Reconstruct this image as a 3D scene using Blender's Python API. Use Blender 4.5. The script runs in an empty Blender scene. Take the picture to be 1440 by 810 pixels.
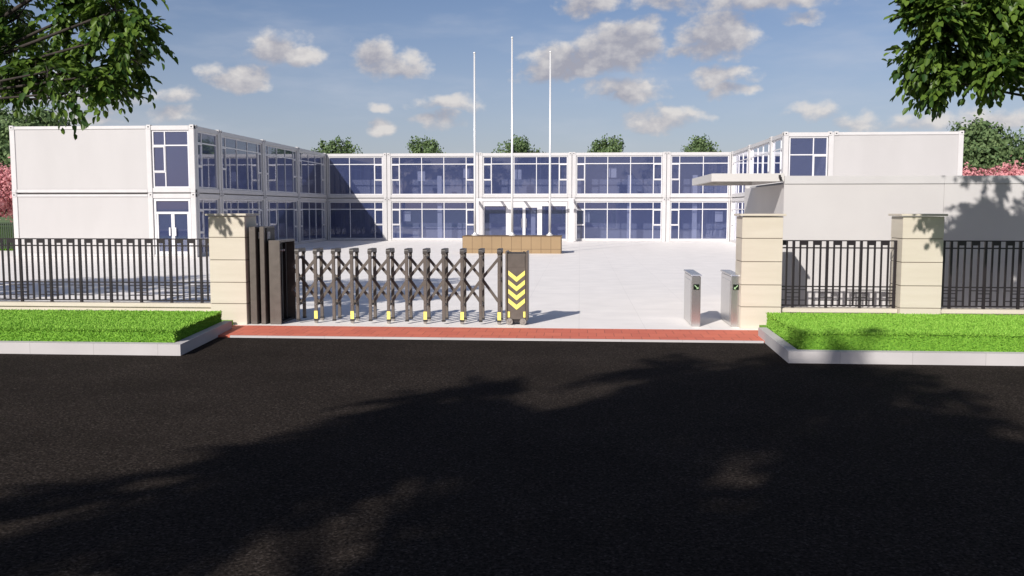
import bpy, bmesh, math, random
import numpy as np
from mathutils import Vector, Matrix
R = math.radians
random.seed(7); rng = np.random.default_rng(7)
S = bpy.context.scene
COL = S.collection

# ------------------------------------------------------------------ camera
F_PX = 1290.0
YAW = math.atan(95 / F_PX); PIT = math.atan(112 / F_PX)
cam = bpy.data.objects.new('camera', bpy.data.cameras.new('camera'))
COL.objects.link(cam); S.camera = cam
cam.location = (0, 0, 2.17)
cam.rotation_euler = (R(90) - PIT, 0, YAW)
cam.data.sensor_width = 36; cam.data.lens = 36 * F_PX / 1440
cam.data.clip_start = 0.05; cam.data.clip_end = 3000

# ------------------------------------------------------------------ light
SUN_DIR = Vector((0.71, 1.45, -1.0)).normalized()          # direction the light travels
SUN_EL = math.asin(-SUN_DIR.z); SUN_AZ = math.atan2(-SUN_DIR.x, -SUN_DIR.y)   # azimuth from +Y towards +X
sun = bpy.data.objects.new('sun', bpy.data.lights.new('sun', 'SUN'))
COL.objects.link(sun)
sun.rotation_euler = SUN_DIR.to_track_quat('-Z', 'Y').to_euler()
sun.data.energy = 4.6; sun.data.angle = R(0.7); sun.data.color = (1, 0.955, 0.9)
SKY_STRENGTH = 0.07
S.view_settings.view_transform = 'Standard'; S.view_settings.look = 'None'
S.view_settings.exposure = 0.25; S.view_settings.gamma = 1

def build_world():
    w = bpy.data.worlds.new('World'); S.world = w; w.use_nodes = True
    nt = w.node_tree; N = nt.nodes; L = nt.links; N.clear()
    out = N.new('ShaderNodeOutputWorld'); bg = N.new('ShaderNodeBackground')
    bg.inputs['Strength'].default_value = SKY_STRENGTH
    L.new(bg.outputs[0], out.inputs[0])
    sky = N.new('ShaderNodeTexSky'); sky.sky_type = 'NISHITA'; sky.sun_disc = False
    sky.sun_elevation = SUN_EL; sky.sun_rotation = SUN_AZ
    sky.air_density = 1.0; sky.dust_density = 1.2; sky.ozone_density = 4.0; sky.altitude = 300
    tc = N.new('ShaderNodeTexCoord')
    def M(op, a, b=None, c=None, clamp=False):
        n = N.new('ShaderNodeMath'); n.operation = op; n.use_clamp = clamp
        for i, v in enumerate((a, b, c)):
            if v is None: continue
            if isinstance(v, (int, float)): n.inputs[i].default_value = v
            else: L.new(v, n.inputs[i])
        return n.outputs[0]
    sep = N.new('ShaderNodeSeparateXYZ'); L.new(tc.outputs['Generated'], sep.inputs[0])
    az = M('ARCTAN2', sep.outputs[0], sep.outputs[1]); el = M('ARCSINE', sep.outputs[2])
    def noise(vec, scale, detail, rough=0.6):
        n = N.new('ShaderNodeTexNoise'); n.inputs['Scale'].default_value = scale
        n.inputs['Detail'].default_value = detail; n.inputs['Roughness'].default_value = rough
        L.new(vec, n.inputs['Vector']); return n
    mp = N.new('ShaderNodeCombineXYZ'); L.new(az, mp.inputs[0]); L.new(M('MULTIPLY', el, 1.35), mp.inputs[1])
    big = noise(mp.outputs[0], 22, 3, 0.5); fine = noise(mp.outputs[0], 40, 7, 0.56)
    sb = N.new('ShaderNodeSeparateXYZ'); L.new(big.outputs['Color'], sb.inputs[0])
    azd = M('MULTIPLY_ADD', M('SUBTRACT', sb.outputs[0], 0.5), 0.05, az)
    eld = M('MULTIPLY_ADD', M('SUBTRACT', sb.outputs[1], 0.5), 0.03, el)
    # centre azimuth, centre elevation, half width, half height, weight (degrees)
    for_clouds = CLOUDS
    def field(a, e):
        acc = None
        for (a0, e0, ra, re, wt) in for_clouds:
            dx = M('MULTIPLY', M('SUBTRACT', a, R(a0)), 1 / R(ra))
            dy = M('MULTIPLY', M('SUBTRACT', e, R(e0)), 1 / R(re))
            q = M('MULTIPLY_ADD', dx, dx, M('MULTIPLY', dy, dy))
            v = M('MULTIPLY', M('SUBTRACT', 1.0, q), wt)
            acc = v if acc is None else M('MAXIMUM', acc, v)
        return M('MAXIMUM', acc, -1.5)
    f0 = field(azd, eld)
    f1 = field(M('ADD', azd, R(0.35)), M('ADD', eld, R(0.75)))       # density a little above: self shading
    nf = M('SUBTRACT', fine.outputs[0], 0.5)
    dens = M('MULTIPLY_ADD', nf, 2.0, f0)
    mr = N.new('ShaderNodeMapRange'); mr.interpolation_type = 'SMOOTHSTEP'
    L.new(dens, mr.inputs[0]); mr.inputs[1].default_value = 0.05; mr.inputs[2].default_value = 0.9
    mr.inputs[3].default_value = 0; mr.inputs[4].default_value = 0.93
    # thin high veil
    mp2 = N.new('ShaderNodeCombineXYZ'); L.new(M('MULTIPLY', az, 2.2), mp2.inputs[0]); L.new(M('MULTIPLY', el, 9), mp2.inputs[1])
    veil = noise(mp2.outputs[0], 2.3, 5, 0.55)
    vr = N.new('ShaderNodeMapRange'); vr.interpolation_type = 'SMOOTHSTEP'; L.new(veil.outputs[0], vr.inputs[0])
    vr.inputs[1].default_value = 0.45; vr.inputs[2].default_value = 0.8; vr.inputs[4].default_value = 0.33
    # lit tops, greyer bases
    shade = M('MULTIPLY_ADD', nf, 2.4, M('MULTIPLY_ADD', f1, -0.60, 0.68), clamp=True)
    cr = N.new('ShaderNodeMixRGB'); L.new(shade, cr.inputs[0])
    k = 1 / SKY_STRENGTH
    cr.inputs[1].default_value = (0.31*k, 0.31*k, 0.36*k, 1); cr.inputs[2].default_value = (0.62*k, 0.595*k, 0.58*k, 1)
    m1 = N.new('ShaderNodeMixRGB'); L.new(vr.outputs[0], m1.inputs[0]); L.new(sky.outputs[0], m1.inputs[1])
    m1.inputs[2].default_value = (0.52*k, 0.54*k, 0.60*k, 1)
    tint = N.new('ShaderNodeMixRGB'); tint.blend_type = 'MULTIPLY'; tint.inputs[0].default_value = 1; tint.inputs[2].default_value = (1.13, 1.0, 1.02, 1)
    L.new(sky.outputs[0], tint.inputs[1])
    hz = N.new('ShaderNodeMapRange'); hz.interpolation_type = 'SMOOTHSTEP'; L.new(el, hz.inputs[0])
    hz.inputs[1].default_value = R(14); hz.inputs[2].default_value = R(0); hz.inputs[3].default_value = 0; hz.inputs[4].default_value = .42
    m0 = N.new('ShaderNodeMixRGB'); L.new(hz.outputs[0], m0.inputs[0]); L.new(tint.outputs[0], m0.inputs[1]); m0.inputs[2].default_value = (0.43*k, 0.44*k, 0.51*k, 1)
    L.new(m0.outputs[0], m1.inputs[1])
    m2 = N.new('ShaderNodeMixRGB'); L.new(mr.outputs[0], m2.inputs[0]); L.new(m1.outputs[0], m2.inputs[1]); L.new(cr.outputs[0], m2.inputs[2])
    L.new(m2.outputs[0], bg.inputs[0])

def pxdir(px, py):
    """azimuth/elevation in degrees of a sky direction measured on the photograph"""
    Fv = Vector((-math.sin(YAW)*math.cos(PIT), math.cos(YAW)*math.cos(PIT), -math.sin(PIT)))
    Rv = Vector((math.cos(YAW), math.sin(YAW), 0)); Uv = Rv.cross(Fv)
    v = (Fv + Rv*((px-720)/F_PX) - Uv*((py-405)/F_PX)).normalized()
    return math.degrees(math.atan2(v.x, v.y)), math.degrees(math.asin(v.z))
CLOUDS = []
for px, py, hw, hh, wt in [
    (385, 68, 44, 24, 1.0), (430, 82, 34, 14, 1.0), (334, 108, 44, 19, 0.95), (528, 76, 36, 28, 1.0), (566, 90, 34, 17, 1.0),
    (537, 148, 24, 8, .75), (536, 176, 30, 12, .75), (632, 146, 52, 13, .8), (612, 167, 42, 12, .8),
    (800, 88, 78, 26, 1.1), (868, 68, 72, 34, 1.1), (905, 50, 34, 26, 1.0), (790, 103, 60, 15, 1.0), (880, 126, 56, 21, 1.0),
    (1012, 48, 56, 36, 1.1), (960, 70, 34, 12, .8), (1012, 106, 54, 15, .95), (1025, 128, 34, 12, .9),
    (930, 166, 64, 18, .8), (828, 4, 46, 22, 1.0), (940, -6, 70, 18, .9), (1070, 0, 110, 17, .95), (1140, 26, 26, 11, .8),
    (1150, 156, 40, 13, .6), (1210, 168, 44, 14, .6), (1300, 172, 70, 14, .6), (1400, 165, 60, 18, .7), (250, 132, 30, 13, .75),
    (240, 160, 34, 12, .7), (110, 130, 90, 26, .7), (60, 165, 80, 14, .7)]:
    a0, e0 = pxdir(px, py)
    CLOUDS.append((a0, e0, math.degrees(hw/F_PX)*1.16, math.degrees(hh/F_PX)*1.14, wt))
build_world()

# ------------------------------------------------------------------ materials
def mat(name, col, rough=0.6, metal=0.0, spec=0.5):
    m = bpy.data.materials.new(name); m.use_nodes = True
    b = m.node_tree.nodes['Principled BSDF']
    b.inputs['Base Color'].default_value = (*col, 1); b.inputs['Roughness'].default_value = rough
    b.inputs['Metallic'].default_value = metal; b.inputs['Specular IOR Level'].default_value = spec
    return m
def nodes(m): return m.node_tree.nodes, m.node_tree.links, m.node_tree.nodes['Principled BSDF']
def varied(name, c1, c2, scale=6, rough=0.6, detail=6, bump=0.0, bscale=None, stretch=(1, 1, 1), lo=.35, hi=.65, spec=.5):
    m = mat(name, c1, rough, spec=spec); N, L, b = nodes(m)
    tc = N.new('ShaderNodeTexCoord'); mp = N.new('ShaderNodeMapping'); mp.inputs['Scale'].default_value = stretch
    L.new(tc.outputs['Object'], mp.inputs[0])
    n = N.new('ShaderNodeTexNoise'); n.inputs['Scale'].default_value = scale; n.inputs['Detail'].default_value = detail
    L.new(mp.outputs[0], n.inputs['Vector'])
    r = N.new('ShaderNodeValToRGB'); r.color_ramp.elements[0].position = lo; r.color_ramp.elements[1].position = hi
    r.color_ramp.elements[0].color = (*c1, 1); r.color_ramp.elements[1].color = (*c2, 1)
    L.new(n.outputs[0], r.inputs[0]); L.new(r.outputs[0], b.inputs['Base Color'])
    if bump:
        n2 = N.new('ShaderNodeTexNoise'); n2.inputs['Scale'].default_value = bscale or scale*4; n2.inputs['Detail'].default_value = 4
        L.new(mp.outputs[0], n2.inputs['Vector'])
        bp = N.new('ShaderNodeBump'); bp.inputs['Strength'].default_value = bump; bp.inputs['Distance'].default_value = 0.02
        L.new(n2.outputs[0], bp.inputs['Height']); L.new(bp.outputs[0], b.inputs['Normal'])
    return m
def brick(name, c1, c2, mortar, w, h, msize, rough=0.7, offset=0.5, plane='XY', spec=.4, shift=(0,0,0)):
    m = mat(name, c1, rough, spec=spec); N, L, b = nodes(m)
    tc = N.new('ShaderNodeTexCoord'); sp = N.new('ShaderNodeSeparateXYZ'); cb = N.new('ShaderNodeCombineXYZ')
    L.new(tc.outputs['Object'], sp.inputs[0])
    L.new(sp.outputs[0], cb.inputs[0]); L.new(sp.outputs[1 if plane == 'XY' else 2], cb.inputs[1])
    mp = N.new('ShaderNodeMapping'); mp.inputs['Location'].default_value = shift; L.new(cb.outputs[0], mp.inputs[0])
    t = N.new('ShaderNodeTexBrick'); L.new(mp.outputs[0], t.inputs['Vector'])
    t.offset = offset; t.squash = 1
    t.inputs['Scale'].default_value = 1; t.inputs['Brick Width'].default_value = w; t.inputs['Row Height'].default_value = h
    t.inputs['Mortar Size'].default_value = msize; t.inputs['Color1'].default_value = (*c1, 1)
    t.inputs['Color2'].default_value = (*c2, 1); t.inputs['Mortar'].default_value = (*mortar, 1)
    n = N.new('ShaderNodeTexNoise'); n.inputs['Scale'].default_value = 1.3; n.inputs['Detail'].default_value = 8
    L.new(tc.outputs['Object'], n.inputs['Vector'])
    mr = N.new('ShaderNodeMapRange'); L.new(n.outputs[0], mr.inputs[0]); mr.inputs[1].default_value = .3; mr.inputs[2].default_value = .7
    mr.inputs[3].default_value = .93; mr.inputs[4].default_value = 1.03
    mx = N.new('ShaderNodeVectorMath'); mx.operation = 'SCALE'; L.new(t.outputs[0], mx.inputs[0]); L.new(mr.outputs[0], mx.inputs['Scale'])
    L.new(mx.outputs[0], b.inputs['Base Color'])
    return m

M_white = varied('white_panel', (.415, .40, .394), (.433, .418, .412), scale=1.1, rough=.45, stretch=(1, 1, .35))
M_gwall = varied('gatehouse_wall', (.50, .48, .472), (.525, .505, .495), scale=1.1, rough=.5)
M_frame = varied('white_steel', (.505, .49, .485), (.535, .52, .515), scale=2, rough=.35)
M_upvc = mat('window_frame_white', (.62, .61, .62), .3)
M_cast = mat('corner_casting_grey', (.5, .49, .48), .5)
M_roof = mat('roof_grey', (.45, .44, .43), .7)
M_inner = mat('interior_wall', (.42, .43, .46), .8)
M_ifloor = mat('interior_floor', (.40, .39, .38), .5)
M_icol = mat('reflection_column', (.9, .9, .9), .6)
M_rail = mat('fence_iron', (.016, .012, .014), .38)
M_gate = varied('gate_bronze', (.095, .080, .068), (.118, .10, .086), scale=8, rough=.4)
M_gate3 = mat('cap_bronze', (.05, .043, .038), .45)
M_gate2 = mat('gate_dark', (.018, .015, .015), .55)
M_yel = mat('reflective_yellow', (.82, .72, .17), .45)
M_wheel = varied('wheel_grey', (.16, .14, .125), (.26, .235, .21), scale=40, rough=.6)
M_kerb = None
M_steel = varied('brushed_steel', (.60, .585, .57), (.66, .645, .63), scale=4, rough=.27, stretch=(30, 30, 1)); M_steel.node_tree.nodes['Principled BSDF'].inputs['Metallic'].default_value = .92
M_black = mat('display_black', (.006, .012, .006), .2)
M_pole = mat('flagpole_steel', (.72, .71, .70), .3, .25)
M_canopy = mat('canopy_paint', (.56, .54, .52), .5)
M_plate = mat('bracket_grey', (.55, .52, .50), .5)
M_bark = varied('bark', (.018, .013, .010), (.042, .032, .025), scale=9, rough=.9, bump=.6, bscale=22, stretch=(1, 1, .25))

def stone(name, c1, c2):
    m = varied(name, c1, c2, scale=2.2, rough=.62, stretch=(.5, .5, 3.2), detail=8, bump=.06, bscale=90); return m
M_stone = stone('pillar_stone', (.53, .475, .385), (.57, .515, .425))
M_joint = mat('pillar_joint', (.16, .13, .10), .9)
M_capst = stone('cap_stone', (.53, .475, .385), (.585, .53, .44))

M_arrow = mat('display_arrow', (.35, .5, .3), .4)
_b = M_arrow.node_tree.nodes['Principled BSDF']; _b.inputs['Emission Color'].default_value = (.35, .8, .25, 1); _b.inputs['Emission Strength'].default_value = .1

# glass: blue tinted pane, part see-through
def glass():
    m = mat('blue_glass', (.080, .106, .255), .05, 0, .5); N, L, b = nodes(m)
    out = N['Material Output']
    b.inputs['IOR'].default_value = 1.5
    tr = N.new('ShaderNodeBsdfTransparent'); tr.inputs[0].default_value = (.68, .71, .84, 1)
    gl = N.new('ShaderNodeBsdfGlossy'); gl.inputs['Roughness'].default_value = .015; gl.inputs[0].default_value = (.8, .82, .9, 1)
    fr = N.new('ShaderNodeFresnel'); fr.inputs[0].default_value = 1.5
    mx = N.new('ShaderNodeMixShader'); mx.inputs[0].default_value = .62
    L.new(b.outputs[0], mx.inputs[1]); L.new(tr.outputs[0], mx.inputs[2])
    mx2 = N.new('ShaderNodeMixShader')
    mu = N.new('ShaderNodeMath'); mu.operation = 'MULTIPLY_ADD'; mu.inputs[1].default_value = 1.5; mu.inputs[2].default_value = .015; mu.use_clamp = True
    L.new(fr.outputs[0], mu.inputs[0]); L.new(mu.outputs[0], mx2.inputs[0])
    L.new(mx.outputs[0], mx2.inputs[1]); L.new(gl.outputs[0], mx2.inputs[2])
    L.new(mx2.outputs[0], out.inputs[0])
    return m
M_glass = glass()

def leafmat(name, c1, c2, transl=.3, rough=.5, tcol=None):
    m = mat(name, c1, rough, spec=.35); N, L, b = nodes(m); out = N['Material Output']
    g = N.new('ShaderNodeNewGeometry'); r = N.new('ShaderNodeValToRGB')
    r.color_ramp.elements[0].color = (*c1, 1); r.color_ramp.elements[1].color = (*c2, 1)
    L.new(g.outputs['Random Per Island'], r.inputs[0]); L.new(r.outputs[0], b.inputs['Base Color'])
    t = N.new('ShaderNodeBsdfTranslucent')
    if tcol: t.inputs[0].default_value = (*tcol, 1)
    else: L.new(r.outputs[0], t.inputs[0])
    mx = N.new('ShaderNodeMixShader'); mx.inputs[0].default_value = transl
    L.new(b.outputs[0], mx.inputs[1]); L.new(t.outputs[0], mx.inputs[2]); L.new(mx.outputs[0], out.inputs[0])
    return m
M_leaf = leafmat('broad_leaf', (.026, .07, .014), (.15, .235, .035), .38, .42)
M_far = leafmat('far_leaf', (.07, .125, .045), (.17, .24, .095), .25, .7)
M_far2 = leafmat('pale_leaf', (.07, .12, .04), (.15, .21, .07), .2, .7)
M_pink = leafmat('pink_blossom', (.52, .20, .22), (.80, .40, .40), .25, .8)
M_grass = leafmat('hedge_leaf', (.19, .42, .04), (.34, .58, .085), .25, .7)
M_gbody = varied('hedge_inside', (.10, .25, .018), (.20, .40, .035), scale=30, rough=.9, bump=.6, bscale=90)

def asphalt():
    m = mat('asphalt', (.03, .025, .022), .95, spec=.04); N, L, b = nodes(m)
    tc = N.new('ShaderNodeTexCoord')
    def ns(scale, det, ro=.6):
        n = N.new('ShaderNodeTexNoise'); n.inputs['Scale'].default_value = scale; n.inputs['Detail'].default_value = det
        n.inputs['Roughness'].default_value = ro; L.new(tc.outputs['Object'], n.inputs['Vector']); return n
    n1 = ns(38, 5, .75); n2 = ns(.7, 5); v = N.new('ShaderNodeTexVoronoi'); v.inputs['Scale'].default_value = 62
    L.new(tc.outputs['Object'], v.inputs['Vector'])
    r = N.new('ShaderNodeValToRGB'); e = r.color_ramp.elements
    e[0].position = .38; e[0].color = (.005, .004, .0035, 1); e[1].position = .66; e[1].color = (.043, .034, .028, 1)
    L.new(n1.outputs[0], r.inputs[0])
    sepc = N.new('ShaderNodeSeparateColor'); L.new(v.outputs['Color'], sepc.inputs[0])
    r3 = N.new('ShaderNodeValToRGB'); r3.color_ramp.elements[0].position = .84; r3.color_ramp.elements[1].position = .98
    r3.color_ramp.elements[0].color = (0, 0, 0, 1); r3.color_ramp.elements[1].color = (.032, .027, .024, 1)
    L.new(sepc.outputs[0], r3.inputs[0])
    ad = N.new('ShaderNodeVectorMath'); ad.operation = 'ADD'; L.new(r.outputs[0], ad.inputs[0]); L.new(r3.outputs[0], ad.inputs[1])
    mr = N.new('ShaderNodeMapRange'); L.new(n2.outputs[0], mr.inputs[0]); mr.inputs[1].default_value = .3; mr.inputs[2].default_value = .7
    mr.inputs[3].default_value = .78; mr.inputs[4].default_value = 1.15
    sc = N.new('ShaderNodeVectorMath'); sc.operation = 'SCALE'; L.new(ad.outputs[0], sc.inputs[0]); L.new(mr.outputs[0], sc.inputs['Scale'])
    L.new(sc.outputs[0], b.inputs['Base Color'])
    bp = N.new('ShaderNodeBump'); bp.inputs['Strength'].default_value = .55; bp.inputs['Distance'].default_value = .012
    L.new(n1.outputs[0], bp.inputs['Height']); L.new(bp.outputs[0], b.inputs['Normal'])
    return m
M_road = asphalt()
M_court = brick('courtyard_paving', (.845, .80, .755), (.83, .785, .74), (.71, .67, .63), 1.2, .6, .005, .55, 0.0)
M_red = brick('red_paving', (.62, .165, .10), (.54, .135, .085), (.33, .09, .06), .30, .42, .006, .8, 0.5)
M_pod = brick('tan_tile', (.265, .18, .095), (.285, .195, .104), (.12, .075, .04), .475, .62, .011, .6, 0.0, 'XZ', shift=(5.65, -.21, 0))
M_kerb = brick('kerb_stone', (.47, .445, .44), (.50, .475, .465), (.37, .35, .34), 1.0, 40, .005, .8, 0.0, shift=(.3, 20, 0))
M_pave = brick('grey_paving', (.34, .33, .32), (.30, .29, .28), (.2, .19, .18), .4, .2, .006, .85)
M_ground = varied('ground_turf', (.07, .12, .035), (.12, .17, .055), scale=.6, rough=.95, bump=.4, bscale=12)

# ------------------------------------------------------------------ mesh helpers
ORG = {}
class MB:
    def __init__(s, T=None): s.v = []; s.f = []; s.T = T; s.starts = []
    def add(s, vs, fs):
        n = len(s.v); s.starts.append((n, len(s.f)))
        s.v += [s.T(*p) for p in vs] if s.T else [tuple(p) for p in vs]
        s.f += [[i + n for i in f] for f in fs]; return s
    def box(s, x0, x1, y0, y1, z0, z1):
        return s.add([(x0,y0,z0),(x1,y0,z0),(x1,y1,z0),(x0,y1,z0),(x0,y0,z1),(x1,y0,z1),(x1,y1,z1),(x0,y1,z1)],
                     [(0,3,2,1),(4,5,6,7),(0,1,5,4),(1,2,6,5),(2,3,7,6),(3,0,4,7)])
    def prism(s, pts, y0, y1):
        """outline in x,z extruded along y"""
        n = len(pts)
        return s.add([(x, y0, z) for x, z in pts] + [(x, y1, z) for x, z in pts],
                     [list(range(n)), list(range(2*n-1, n-1, -1))] + [(i, i+n, (i+1) % n+n, (i+1) % n) for i in range(n)])
    def tube(s, pts, rad, n=8, caps=True):
        pts = [Vector(p) for p in pts]; k = len(pts)
        if not hasattr(rad, '__len__'): rad = [rad]*k
        vs = []; fs = []; up = None
        for i, p in enumerate(pts):
            d = (pts[min(i+1, k-1)] - pts[max(i-1, 0)]).normalized()
            if up is None: up = d.orthogonal().normalized()
            a = (up - d*up.dot(d)).normalized(); up = a; b = d.cross(a)
            for j in range(n):
                t = 2*math.pi*j/n; vs.append(tuple(p + (a*math.cos(t) + b*math.sin(t))*rad[i]))
        for i in range(k-1):
            for j in range(n): fs.append((i*n+j, i*n+(j+1) % n, (i+1)*n+(j+1) % n, (i+1)*n+j))
        if caps: fs += [list(range(n-1, -1, -1)), list(range((k-1)*n, k*n))]
        return s.add(vs, fs)
    def bar(s, p, q, w, t):
        """flat bar from p to q lying in an XZ plane: w wide in plane, t thick along y"""
        p = Vector(p); q = Vector(q); d = (q-p).normalized(); n = Vector((-d.z, 0, d.x))*(w/2); y = Vector((0, t/2, 0))
        return s.add([tuple(v) for v in (p-n-y, q-n-y, q+n-y, p+n-y, p-n+y, q-n+y, q+n+y, p+n+y)],
                     [(0,1,2,3),(4,7,6,5),(0,4,5,1),(1,5,6,2),(2,6,7,3),(3,7,4,0)])
    def split(s, name, m, parent=None, **kw):
        """every shape in the collector becomes an object of its own"""
        st = s.starts + [(len(s.v), len(s.f))]; out = []
        for (v0, f0), (v1, f1) in zip(st[:-1], st[1:]):
            q = MB(); q.v = s.v[v0:v1]; q.f = [[i-v0 for i in f] for f in s.f[f0:f1]]
            out.append(q.build(name, m, parent, **kw))
        return out
    def build(s, name, m, parent=None, bevel=0, smooth=False, recalc=True):
        org = ORG.get(parent.name, Vector((0, 0, 0))) if parent else Vector((0, 0, 0))
        me = bpy.data.meshes.new(name)
        me.from_pydata([(x-org.x, y-org.y, z-org.z) for x, y, z in s.v], [], s.f)
        if recalc:
            bm = bmesh.new(); bm.from_mesh(me); bmesh.ops.recalc_face_normals(bm, faces=bm.faces)
            if bevel: bmesh.ops.bevel(bm, geom=bm.edges[:], offset=bevel, segments=2, affect='EDGES', clamp_overlap=True)
            bm.to_mesh(me); bm.free()
        me.materials.append(m)
        if smooth:
            for p in me.polygons: p.use_smooth = True
        o = bpy.data.objects.new(name, me); COL.objects.link(o)
        if parent: o.parent = parent; ORG[o.name] = org
        return o
def box_of(x0, x1, y0, y1, z0, z1): return MB().box(x0, x1, y0, y1, z0, z1)
def tag(o, label=None, cat=None, group=None, kind=None):
    if label: o['label'] = label
    if cat: o['category'] = cat
    if group: o['group'] = group
    if kind: o['kind'] = kind
    return o
def thing(name, loc, label, cat, group=None):
    o = bpy.data.objects.new(name, None); o.empty_display_size = .3; COL.objects.link(o)
    o.location = loc; ORG[o.name] = Vector(loc); return tag(o, label, cat, group)
def struct(name, mb, m): return tag(mb.build(name, m), kind='structure')

# ------------------------------------------------------------------ the setting
struct('ground', box_of(-1500, 1500, -1500, 1500, -1.2, -.06), M_ground)
struct('road', box_of(-300, 300, -2.2, 15.17, -.5, -.03), M_road)
struct('courtyard', MB().box(-40, 34, 16.55, 74, -.5, 0), M_court)
struct('entrance_strip', box_of(-6.44, 3.21, 15.2, 16.546, -.5, 0), M_red)
struct('entrance_edge', box_of(-5.95, 3.02, 15.15, 15.197, -.5, .004), M_kerb)
struct('bed_soil', MB().box(-60, -6.45, 13.38, 16.6, -.5, .09).box(3.22, 60, 13.38, 16.6, -.5, .09), M_gbody)
def slab4(pts, z0, z1):
    n = len(pts); return MB().add([(x, y, z0) for x, y in pts]+[(x, y, z1) for x, y in pts], [list(range(n-1, -1, -1)), list(range(n, 2*n))]+[(i, (i+1) % n, (i+1) % n+n, i+n) for i in range(n)])
struct('kerb', slab4([(-60, 13.2), (-5.95, 13.2), (-6.28, 16.1), (-6.43, 16.1), (-6.115, 13.375), (-60, 13.375)], -.4, .14), M_kerb)
struct('kerb', slab4([(60, 13.2), (2.98, 13.2), (3.06, 15.85), (3.20, 15.85), (3.145, 13.375), (60, 13.375)], -.4, .14), M_kerb)
struct('pavement', box_of(-300, 300, -9, -2.35, -.4, .10), M_pave)
struct('kerb', box_of(-300, 300, -2.346, -2.2, -.4, .12), M_kerb)

# ------------------------------------------------------------------ prefabricated container buildings
def T_front(Y): return lambda u, w, z: (u, Y + w, z)      # faces -Y, w runs inwards
def T_east(X): return lambda u, w, z: (X - w, u, z)       # faces +X
def T_west(X): return lambda u, w, z: (X + w, u, z)       # faces -X
UP = (2.87, 5.82, 3.08, 5.61); LO = (0.0, 2.83, .12, 2.61)   # storey base, top, glass sill, glass head

def window(T, u0, u1, z0, z1, parent, mull=(), trans=None, case=(), label=None):
    """framed window; mull = mullion fractions, trans = transom fraction from the top, case = (from,to,bottom) opening lights"""
    W = u1-u0; H = z1-z0; f = MB(T); e = .06
    f.box(u0, u1, .07, .15, z1-e, z1).box(u0, u1, .07, .15, z0, z0+e)
    f.box(u0, u0+e, .07, .15, z0+e, z1-e).box(u1-e, u1, .07, .15, z0+e, z1-e)
    for m in mull:
        u = u0+W*m; f.box(u-.025, u+.025, .075, .145, z0+e, z1-e)
    if trans:
        zt = z1-H*trans; f.box(u0+e, u1-e, .08, .14, zt-.028, zt+.028)
        for a, b, bot in case:
            a = u0+W*a; b = u0+W*b; zb = z1-H*bot; top = zt-.03
            f.box(a+.004, b-.004, .055, .11, top-.055, top).box(a+.004, b-.004, .055, .11, zb, zb+.055)
            f.box(a+.004, a+.055, .055, .11, zb+.055, top-.055).box(b-.055, b-.004, .055, .11, zb+.055, top-.055)
            f.box(a, b, .08, .14, zb-.045, zb-.003)
    w = f.build('window', M_upvc, parent)
    if label: w['label'] = label
    MB(T).add([(u0+.02, .108, z0+.02), (u1-.02, .108, z0+.02), (u1-.02, .108, z1-.02), (u0+.02, .108, z1-.02)], [(0, 1, 2, 3)]).build('pane', M_glass, w, recalc=False)
    return w
FULL = dict(mull=(.10, .367, .633, .90), trans=.2, case=((0.0, .10, .615), (.90, 1.0, .615)))

def storey_frame(T, posts, spans, st, parent, castings=(), depth=.2):
    """posts: list of (u0,u1); spans: list of beams (u0,u1) between them"""
    z0, z1, g0, g1 = st
    for a, b in posts:
        f = MB(T).box(a, b, 0, depth, z0, z1); cs = [c for c in castings if a-.12 < c < b+.12]
        for c in cs:
            f.box(c-.1, c+.1, -.018, .17, z1-.16, z1+.035)
            if z0 > 1: f.box(c-.1, c+.1, -.018, .17, z0-.012, z0+.14)
        p = f.build('steel_post', M_frame, parent, bevel=.012)
        for c in cs: MB(T).box(c-.035, c+.035, -.0225, .0, z1-.085, z1-.035).build('casting_hole', M_gate2, p)
    f = MB(T)
    for a, b in spans:
        f.box(a, b, .012, depth, g1+.004, z1-.004).box(a, b, .012, depth, z0+.004, g0-.004)
    f.split('steel_beam', M_frame, parent, bevel=.012)

def panel(T, u0, u1, st, parent, name='wall_panel', ribs=True):
    z0, z1, g0, g1 = st; p = MB(T)
    p.box(u0, u1, .035, .11, z0+.15, z1-.15)
    o = p.build(name, M_white, parent)
    f = MB(T); f.box(u0, u1, .0, .16, z1-.146, z1-.004-(.03 if z0 < 1 else 0)).box(u0, u1, .0, .16, z0+.004, z0+.146)
    f.split('panel_edge', M_frame, o, bevel=.01)
    return o

# ---- left wing
LW = thing('container_building', (-21.2, 50.3, 0), 'left two storey white block with a long blank wall and glazed corner door', 'building', 'white container blocks round the courtyard')
XL0, XL1, YL, YB = -25.5, -17.0, 39.75, 61.0
T = T_front(YL)
for st in (UP, LO):
    panel(T, XL0+.24, -19.2, st, LW)
    storey_frame(T, [(XL0, XL0+.236), (-19.196, -18.97), (-17.24, -17.0)], [(-18.966, -17.244)], st, LW, castings=(XL0+.1, -19.32, -19.06, -17.1))
window(T, -18.94, -17.27, UP[2], UP[3], LW, mull=(.34,), trans=.26, case=((0, .34, .72),))
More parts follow.
